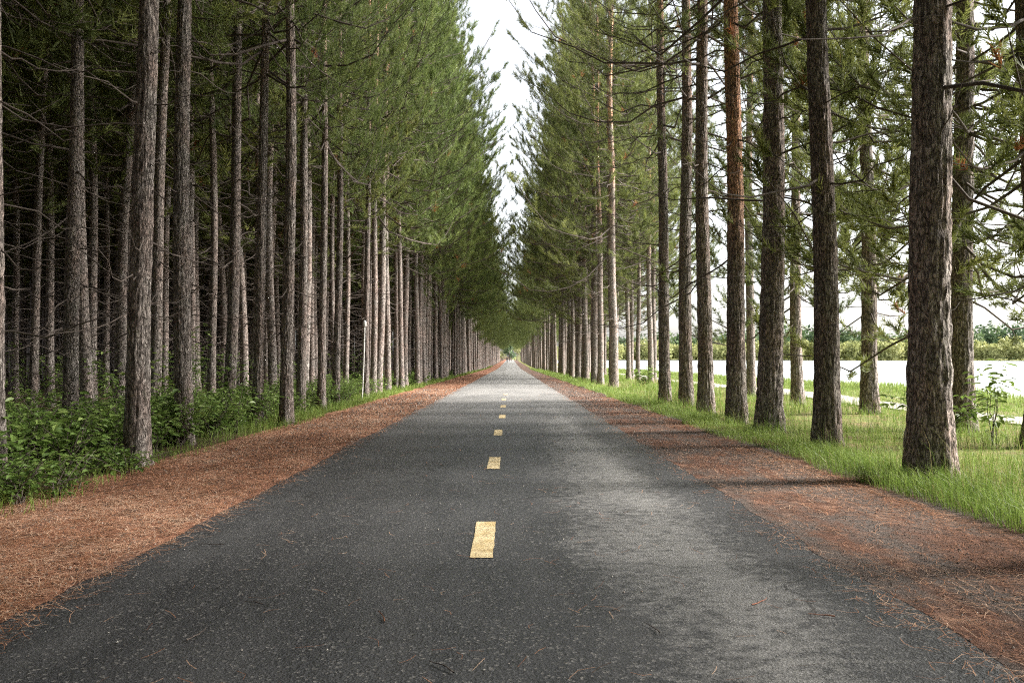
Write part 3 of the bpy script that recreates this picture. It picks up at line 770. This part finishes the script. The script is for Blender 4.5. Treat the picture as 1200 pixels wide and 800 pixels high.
al, as_ = Acc(), Acc()
pr = np.random.default_rng(77)
def thick(n, fx, ya, yb, h, sp, stems, leaves, size, tint=0.5):
    for _ in range(n):
        yv = ya * (yb / ya) ** pr.random(); xv = fx(yv)
        leaf_plant(al, as_, (xv, yv, float(ground_z(xv, yv))), h * pr.uniform(0.6, 1.2), sp, stems, leaves, size, pr, tint)
thick(60, lambda yv: pr.uniform(-4.7, -3.9), 8.5, 24, 0.62, 0.4, 8, 24, 0.07, 0.65)
thick(120, lambda yv: pr.uniform(-5.6, -3.75 - 0.25 * (vnoise(yv * .8, 2.2))), 5.2, 13.5, 0.62, 0.42, 7, 20, 0.085)
thick(26, lambda yv: pr.uniform(-4.2, -3.2 - 0.10 * (yv - 4.6)), 4.6, 7.4, 0.34, 0.35, 8, 22, 0.058, 0.35)
thick(70, lambda yv: pr.uniform(-6.0, -4.15), 13, 34, 0.55, 0.45, 7, 17, 0.10)
thick(70, lambda yv: pr.uniform(-9.5, -5.4), 7.5, 22, 0.55, 0.45, 6, 15, 0.10, 0.45)
thick(60, lambda yv: pr.uniform(-7.5 - 0.3 * yv, -5.6), 11, 42, 1.5, 0.6, 6, 22, 0.10, 0.6)
thick(60, lambda yv: pr.uniform(-7.0, -4.3), 30, 90, 0.6, 0.7, 7, 14, 0.17)
ug = empty('undergrowth', (0, 0, 0)); tag(ug, 'thicket of low broad leaved green plants under the left pines', kind='stuff')
al.build('leaves', M['leaf'], ug); as_.build('stems', M['twig'], ug)

def sapling(label, x, y, h, sp, stems, leaves, size, seed, group=None, cat='sapling', name='sapling', tint=0.5):
    r = np.random.default_rng(seed); a, b = Acc(), Acc()
    leaf_plant(a, b, (0, 0, 0), h, sp, stems, leaves, size, r, tint)
    o = empty(name, (x, y, float(ground_z(x, y)) - 0.01)); tag(o, label, cat, group)
    b.build('stem', M['twig'], o, True); a.build('leaves', M['leaf'], o)
    return o
sapling('leafy sapling with one tall arching stem before the pine at the right edge', 5.75, 9.5, 1.15, 0.40, 5, 26, 0.12, 3)
sapling('low spreading leafy bush at the foot of the pine beside the right sapling', 5.6, 10.3, 0.66, 0.75, 16, 20, 0.11, 4, None, 'bush', 'bush', 0.4)
sapling('small round leafy bush in the sunny gap of the right row', 5.3, 31.5, 0.85, 0.5, 10, 26, 0.14, 5, None, 'bush', 'bush', 0.35)
for i, (x, y, h, lab) in enumerate([
    (-4.9, 10.9, 1.35, 'tall thin leafy sapling left of the second large left trunk'),
    (-5.2, 12.6, 1.7, 'leafy sapling between the second large left trunk and the close pair, tallest of its kind'),
    (-4.75, 13.6, 1.25, 'bushy sapling just left of the close pair of left trunks'),
    (-8.3, 10.6, 1.5, 'dim leafy sapling far left in the dark wood behind the edge trunk'),
    (-5.3, 33.0, 2.1, 'broad leafy sapling lit green between trunks beyond the white post'),
]):
    sapling(lab, x, y, h, 0.5, 7, 22, 0.10 if y < 20 else 0.16, 40 + i, 'saplings in the left wood')

# ------------------------------------------------------------------ far shore and the far end of the road
def leaf_cloud(acc, cx, cy, cz, rx, rz, n, size, rng, t0):
    d = norm(rng.normal(size=(n, 3))) * (rng.random((n, 1)) ** 0.45)
    lob = 0.75 + 0.5 * vnoise(np.arctan2(d[:, 1], d[:, 0]) * 2 + cx, d[:, 2] * 3 + cy)[:, None]
    p = np.array([cx, cy, cz]) + d * lob * np.array([rx, rx, rz])
    a = norm(rng.normal(size=(n, 3))); b = norm(np.cross(a, rng.normal(size=(n, 3))))
    s = size * rng.uniform(0.5, 1.3, (n, 1))
    V = np.stack([p - a * s, p + b * s * 0.6, p + a * s, p - b * s * 0.6], 1).reshape(-1, 3)
    acc.add(V, Q=np.arange(4 * n).reshape(n, 4), tint=np.repeat(np.clip(rng.normal(t0, 0.2, n), 0, 1), 4))
f = np.random.default_rng(31)
sh, wd = Acc(), Acc()
for th in np.arange(0.10, 1.15, 0.0065):
    d = 432 + f.uniform(-3, 10); X_, Y_ = d * math.sin(th), d * math.cos(th)
    hgt = f.uniform(5.5, 8.5)
    leaf_cloud(sh, X_, Y_, LAKE_Z + hgt * 0.72, f.uniform(3.0, 5.2), hgt * 0.7, 420, 0.75, f, f.uniform(0.3, 0.7))
for th in np.arange(0.10, 1.15, 0.0085):
    d = 480 + f.uniform(-20, 60); X_, Y_ = d * math.sin(th), d * math.cos(th)
    hump = 0.35 + 0.65 * float(vnoise(th * 9.0, 0.4))
    hgt = f.uniform(11, 16) * hump + 4
    leaf_cloud(wd, X_, Y_, LAKE_Z + hgt * 0.62, f.uniform(4, 7), hgt * 0.6, 480, 1.1, f, f.uniform(0.2, 0.8))
tag(sh.build('far_shrubbery', M['far_light']), 'pale yellow green shrubs lining the far shore of the lake', kind='stuff')
tag(wd.build('far_woods', M['far_dark']), 'darker wood rising behind the shrubs on the far shore', kind='stuff')

def leafy_tree(label, x, y, h, rx, seed, mat, t0, n=900):
    r = np.random.default_rng(seed)
    o = empty('leafy_tree', (x, y, float(ground_z(x, y)))); tag(o, label, 'tree', None)
    P = np.zeros((1, 6, 3)); P[0, :, 2] = np.linspace(-0.3, h * 0.6, 6); P[0, :, 0] = r.normal(0, 0.1, 6)
    v, q = tubes(P, np.linspace(0.28, 0.1, 6)[None], 8); mesh_obj('trunk', v, None, q, M['bark'], o, True)
    a = Acc()
    for k in range(7):
        an = k * 0.9; leaf_cloud(a, math.cos(an) * rx * 0.5, math.sin(an) * rx * 0.5, h * (0.3 + 0.09 * k), rx * 0.62, h * 0.2, n // 7, 0.35, r, t0)
    a.build('crown', mat, o)
leafy_tree('dark leafy tree closing the view at the end of the road', -0.4, 322, 7, 2.6, 1, M['far_dark'], 0.4)
leafy_tree('bright yellow green tree at the end of the road, right of the dark one', 4.5, 336, 9, 4.5, 2, M['far_light'], 0.7)
leafy_tree('bright yellow green tree at the end of the road, left of the dark one', -6.0, 340, 8, 4.5, 3, M['far_light'], 0.6)

# ------------------------------------------------------------------ marker post, person, twigs
px_, py_ = -4.03, 21.6
po = empty('marker_post', (px_, py_, float(ground_z(px_, py_)))); tag(po, 'thin white marker post with a small pale head among the left pines', 'post')
P = np.zeros((1, 12, 3)); P[0, :, 2] = np.linspace(-0.2, 2.0, 12); P[0, :, 0] = np.linspace(0, 0.075, 12) + 0.012 * np.sin(np.linspace(0, 3, 12))
v, q = tubes(P, np.full((1, 12), 0.021), 12); mesh_obj('post', v, None, q, M['post'], po, True)
pts = [(1.97, 0.022), (1.975, 0.045), (2.0, 0.05), (2.10, 0.05), (2.13, 0.035), (2.145, 0.004)]
P = np.zeros((1, 6, 3)); P[0, :, 2] = [p[0] for p in pts]; P[0, :, 0] = 0.077
v, q = tubes(P, np.array([[p[1] for p in pts]]), 14); mesh_obj('cap', v, None, q, M['post'], po, True)

def person():
    J = {'pel': (0, 0, 0.95, .125), 'wai': (0, 0, 1.08, .115), 'che': (0, -.01, 1.30, .14), 'nec': (0, 0, 1.49, .055), 'jaw': (0, -.015, 1.58, .075), 'hea': (0, 0, 1.68, .09),
         'shl': (.17, 0, 1.42, .062), 'ell': (.24, .04, 1.14, .045), 'hal': (.23, -.09, .92, .035), 'shr': (-.17, 0, 1.42, .062), 'elr': (-.24, .06, 1.14, .045), 'har': (-.23, -.02, .90, .035),
         'hil': (.09, 0, .88, .095), 'knl': (.10, -.10, .50, .062), 'anl': (.10, -.12, .09, .042), 'tol': (.10, -.27, .04, .035),
         'hir': (-.09, 0, .88, .095), 'knr': (-.10, .03, .50, .062), 'anr': (-.10, .22, .13, .042), 'tor': (-.10, .12, .03, .035)}
    E = [('pel', 'wai'), ('wai', 'che'), ('che', 'nec'), ('nec', 'jaw'), ('jaw', 'hea'), ('che', 'shl'), ('shl', 'ell'), ('ell', 'hal'), ('che', 'shr'), ('shr', 'elr'), ('elr', 'har'),
         ('pel', 'hil'), ('hil', 'knl'), ('knl', 'anl'), ('anl', 'tol'), ('pel', 'hir'), ('hir', 'knr'), ('knr', 'anr'), ('anr', 'tor')]
    ks = list(J); me = bpy.data.meshes.new('person')
    me.from_pydata([J[k][:3] for k in ks], [(ks.index(a), ks.index(b)) for a, b in E], [])
    me.materials.append(M['cloth'])
    o = bpy.data.objects.new('person', me); COL.objects.link(o)
    sk = o.modifiers.new('skin', 'SKIN'); sv = me.skin_vertices.new(name='') if hasattr(me.skin_vertices, 'new') else None
    if not me.skin_vertices: pass
    for i, k in enumerate(ks):
        d = me.skin_vertices[0].data[i]; d.radius = (J[k][3], J[k][3]); d.use_root = k == 'pel'
    ss = o.modifiers.new('sub', 'SUBSURF'); ss.levels = 1; ss.render_levels = 1
    y = 235.0; x = -0.95
    o.location = (x, y, float(road_z(y)) + 0.004)
    tag(o, 'tiny dark clothed person on the road at the far end of the avenue', 'person')
    V, Q = [], []
    P = np.zeros((1, 5, 3)); P[0, :, 2] = [1.70, 1.74, 1.78, 1.80, 1.81]; P[0, :, 1] = 0.012
    v, q = tubes(P, np.array([[.098, .094, .075, .04, .003]]), 12)
    mesh_obj('hair', v, None, q, M['hair'], o, True)
try:
    person()
except Exception as e:
    print('person failed', e)

tw = np.random.default_rng(8)
TW = [((735, 600), .11, 'curved brown'), ((890, 705), .12, 'long reddish'), ((960, 720), .10, 'pale forked'), ((450, 722), .13, 'dark hooked'), ((250, 638), .15, 'long straw coloured'),
      ((235, 743), .13, 'straight pale'), ((725, 712), .08, 'short pale upright'), ((765, 735), .12, 'thin rusty'), ((520, 780), .13, 'reddish brown'), ((300, 706), .09, 'bent brown')]
where = ['right of the nearest yellow dash', 'on the pale patch at the lower right', 'near the right asphalt edge', 'on the dark asphalt left of the road centre', 'near the left shoulder edge',
         'on the dark lower left asphalt', 'on the pale patch right of centre', 'low on the pale patch', 'at the very bottom of the road centre', 'on the left asphalt below the needles']
for ((px, py), L, look), wh in zip(TW, where):
    Y = 933 / (py - 424.5); X = (px - 598) / 933 * Y
    a = tw.random() * PI; K = 7; s = np.linspace(-0.5, 0.5, K)
    P = np.zeros((1, K, 3)); P[0, :, 0] = s * L * math.cos(a) - (s ** 2) * L * 0.25 * math.sin(a); P[0, :, 1] = s * L * math.sin(a) + (s ** 2) * L * 0.25 * math.cos(a)
    P[0, :, 2] = 0.006 + 0.006 * tw.random(K)
    v, q = tubes(P, np.linspace(0.0028, 0.0013, K)[None], 6)
    o = mesh_obj('twig', v, None, q, M['twig' if tw.random() < 0.6 else 'litter'], None, True, np.full(len(v), tw.uniform(0.2, 0.8)), (X, Y, float(road_z(Y))))
    tag(o, look + ' twig lying ' + wh, 'twig', 'twigs fallen on the asphalt')

# ------------------------------------------------------------------ camera
cd = bpy.data.cameras.new('camera'); cam = bpy.data.objects.new('camera', cd); COL.objects.link(cam)
cd.sensor_width = 36; cd.lens = 28.0; cd.clip_start = 0.05; cd.clip_end = 9000
cam.location = (0, 0, 1.0)
cam.rotation_euler = (math.radians(90 + 1.04), 0, math.radians(-0.0))
cd.shift_x = 2 / 1200
scene.camera = cam

# ------------------------------------------------------------------ light
AZ, EL = math.radians(84), math.radians(33)      # sun azimuth clockwise from +Y, elevation
w = bpy.data.worlds.new('World'); scene.world = w; w.use_nodes = True
nt = w.node_tree; nt.nodes.clear()
out = nt.nodes.new('ShaderNodeOutputWorld'); bg = nt.nodes.new('ShaderNodeBackground'); sky = nt.nodes.new('ShaderNodeTexSky')
sky.sky_type = 'NISHITA'; sky.sun_disc = False; sky.sun_elevation = EL; sky.sun_rotation = AZ; sky.air_density = 1.0; sky.dust_density = 3.0
hs = nt.nodes.new('ShaderNodeHueSaturation'); hs.inputs['Saturation'].default_value = 0.25
nt.links.new(sky.outputs[0], hs.inputs['Color']); nt.links.new(hs.outputs[0], bg.inputs['Color']); nt.links.new(bg.outputs[0], out.inputs['Surface'])
bg.inputs['Strength'].default_value = 0.15
sd = bpy.data.lights.new('sun', 'SUN'); sun = bpy.data.objects.new('sun', sd); COL.objects.link(sun)
sd.energy = 4.8; sd.angle = math.radians(12); sd.color = (1.0, 0.95, 0.87)
dv = Vector((math.sin(AZ) * math.cos(EL), math.cos(AZ) * math.cos(EL), math.sin(EL)))
sun.rotation_euler = dv.to_track_quat('Z', 'Y').to_euler()

vs = scene.view_settings
vs.view_transform = 'Standard'; vs.look = 'None'; vs.gamma = 1; vs.use_curve_mapping = False
vs.exposure = 1.58
cy = scene.cycles
cy.use_denoising = False; cy.filter_width = 1.2
cy.sample_clamp_indirect = 6.0; cy.max_bounces = 7; cy.diffuse_bounces = 4; cy.glossy_bounces = 2; cy.transmission_bounces = 4
cy.caustics_reflective = False; cy.caustics_refractive = False
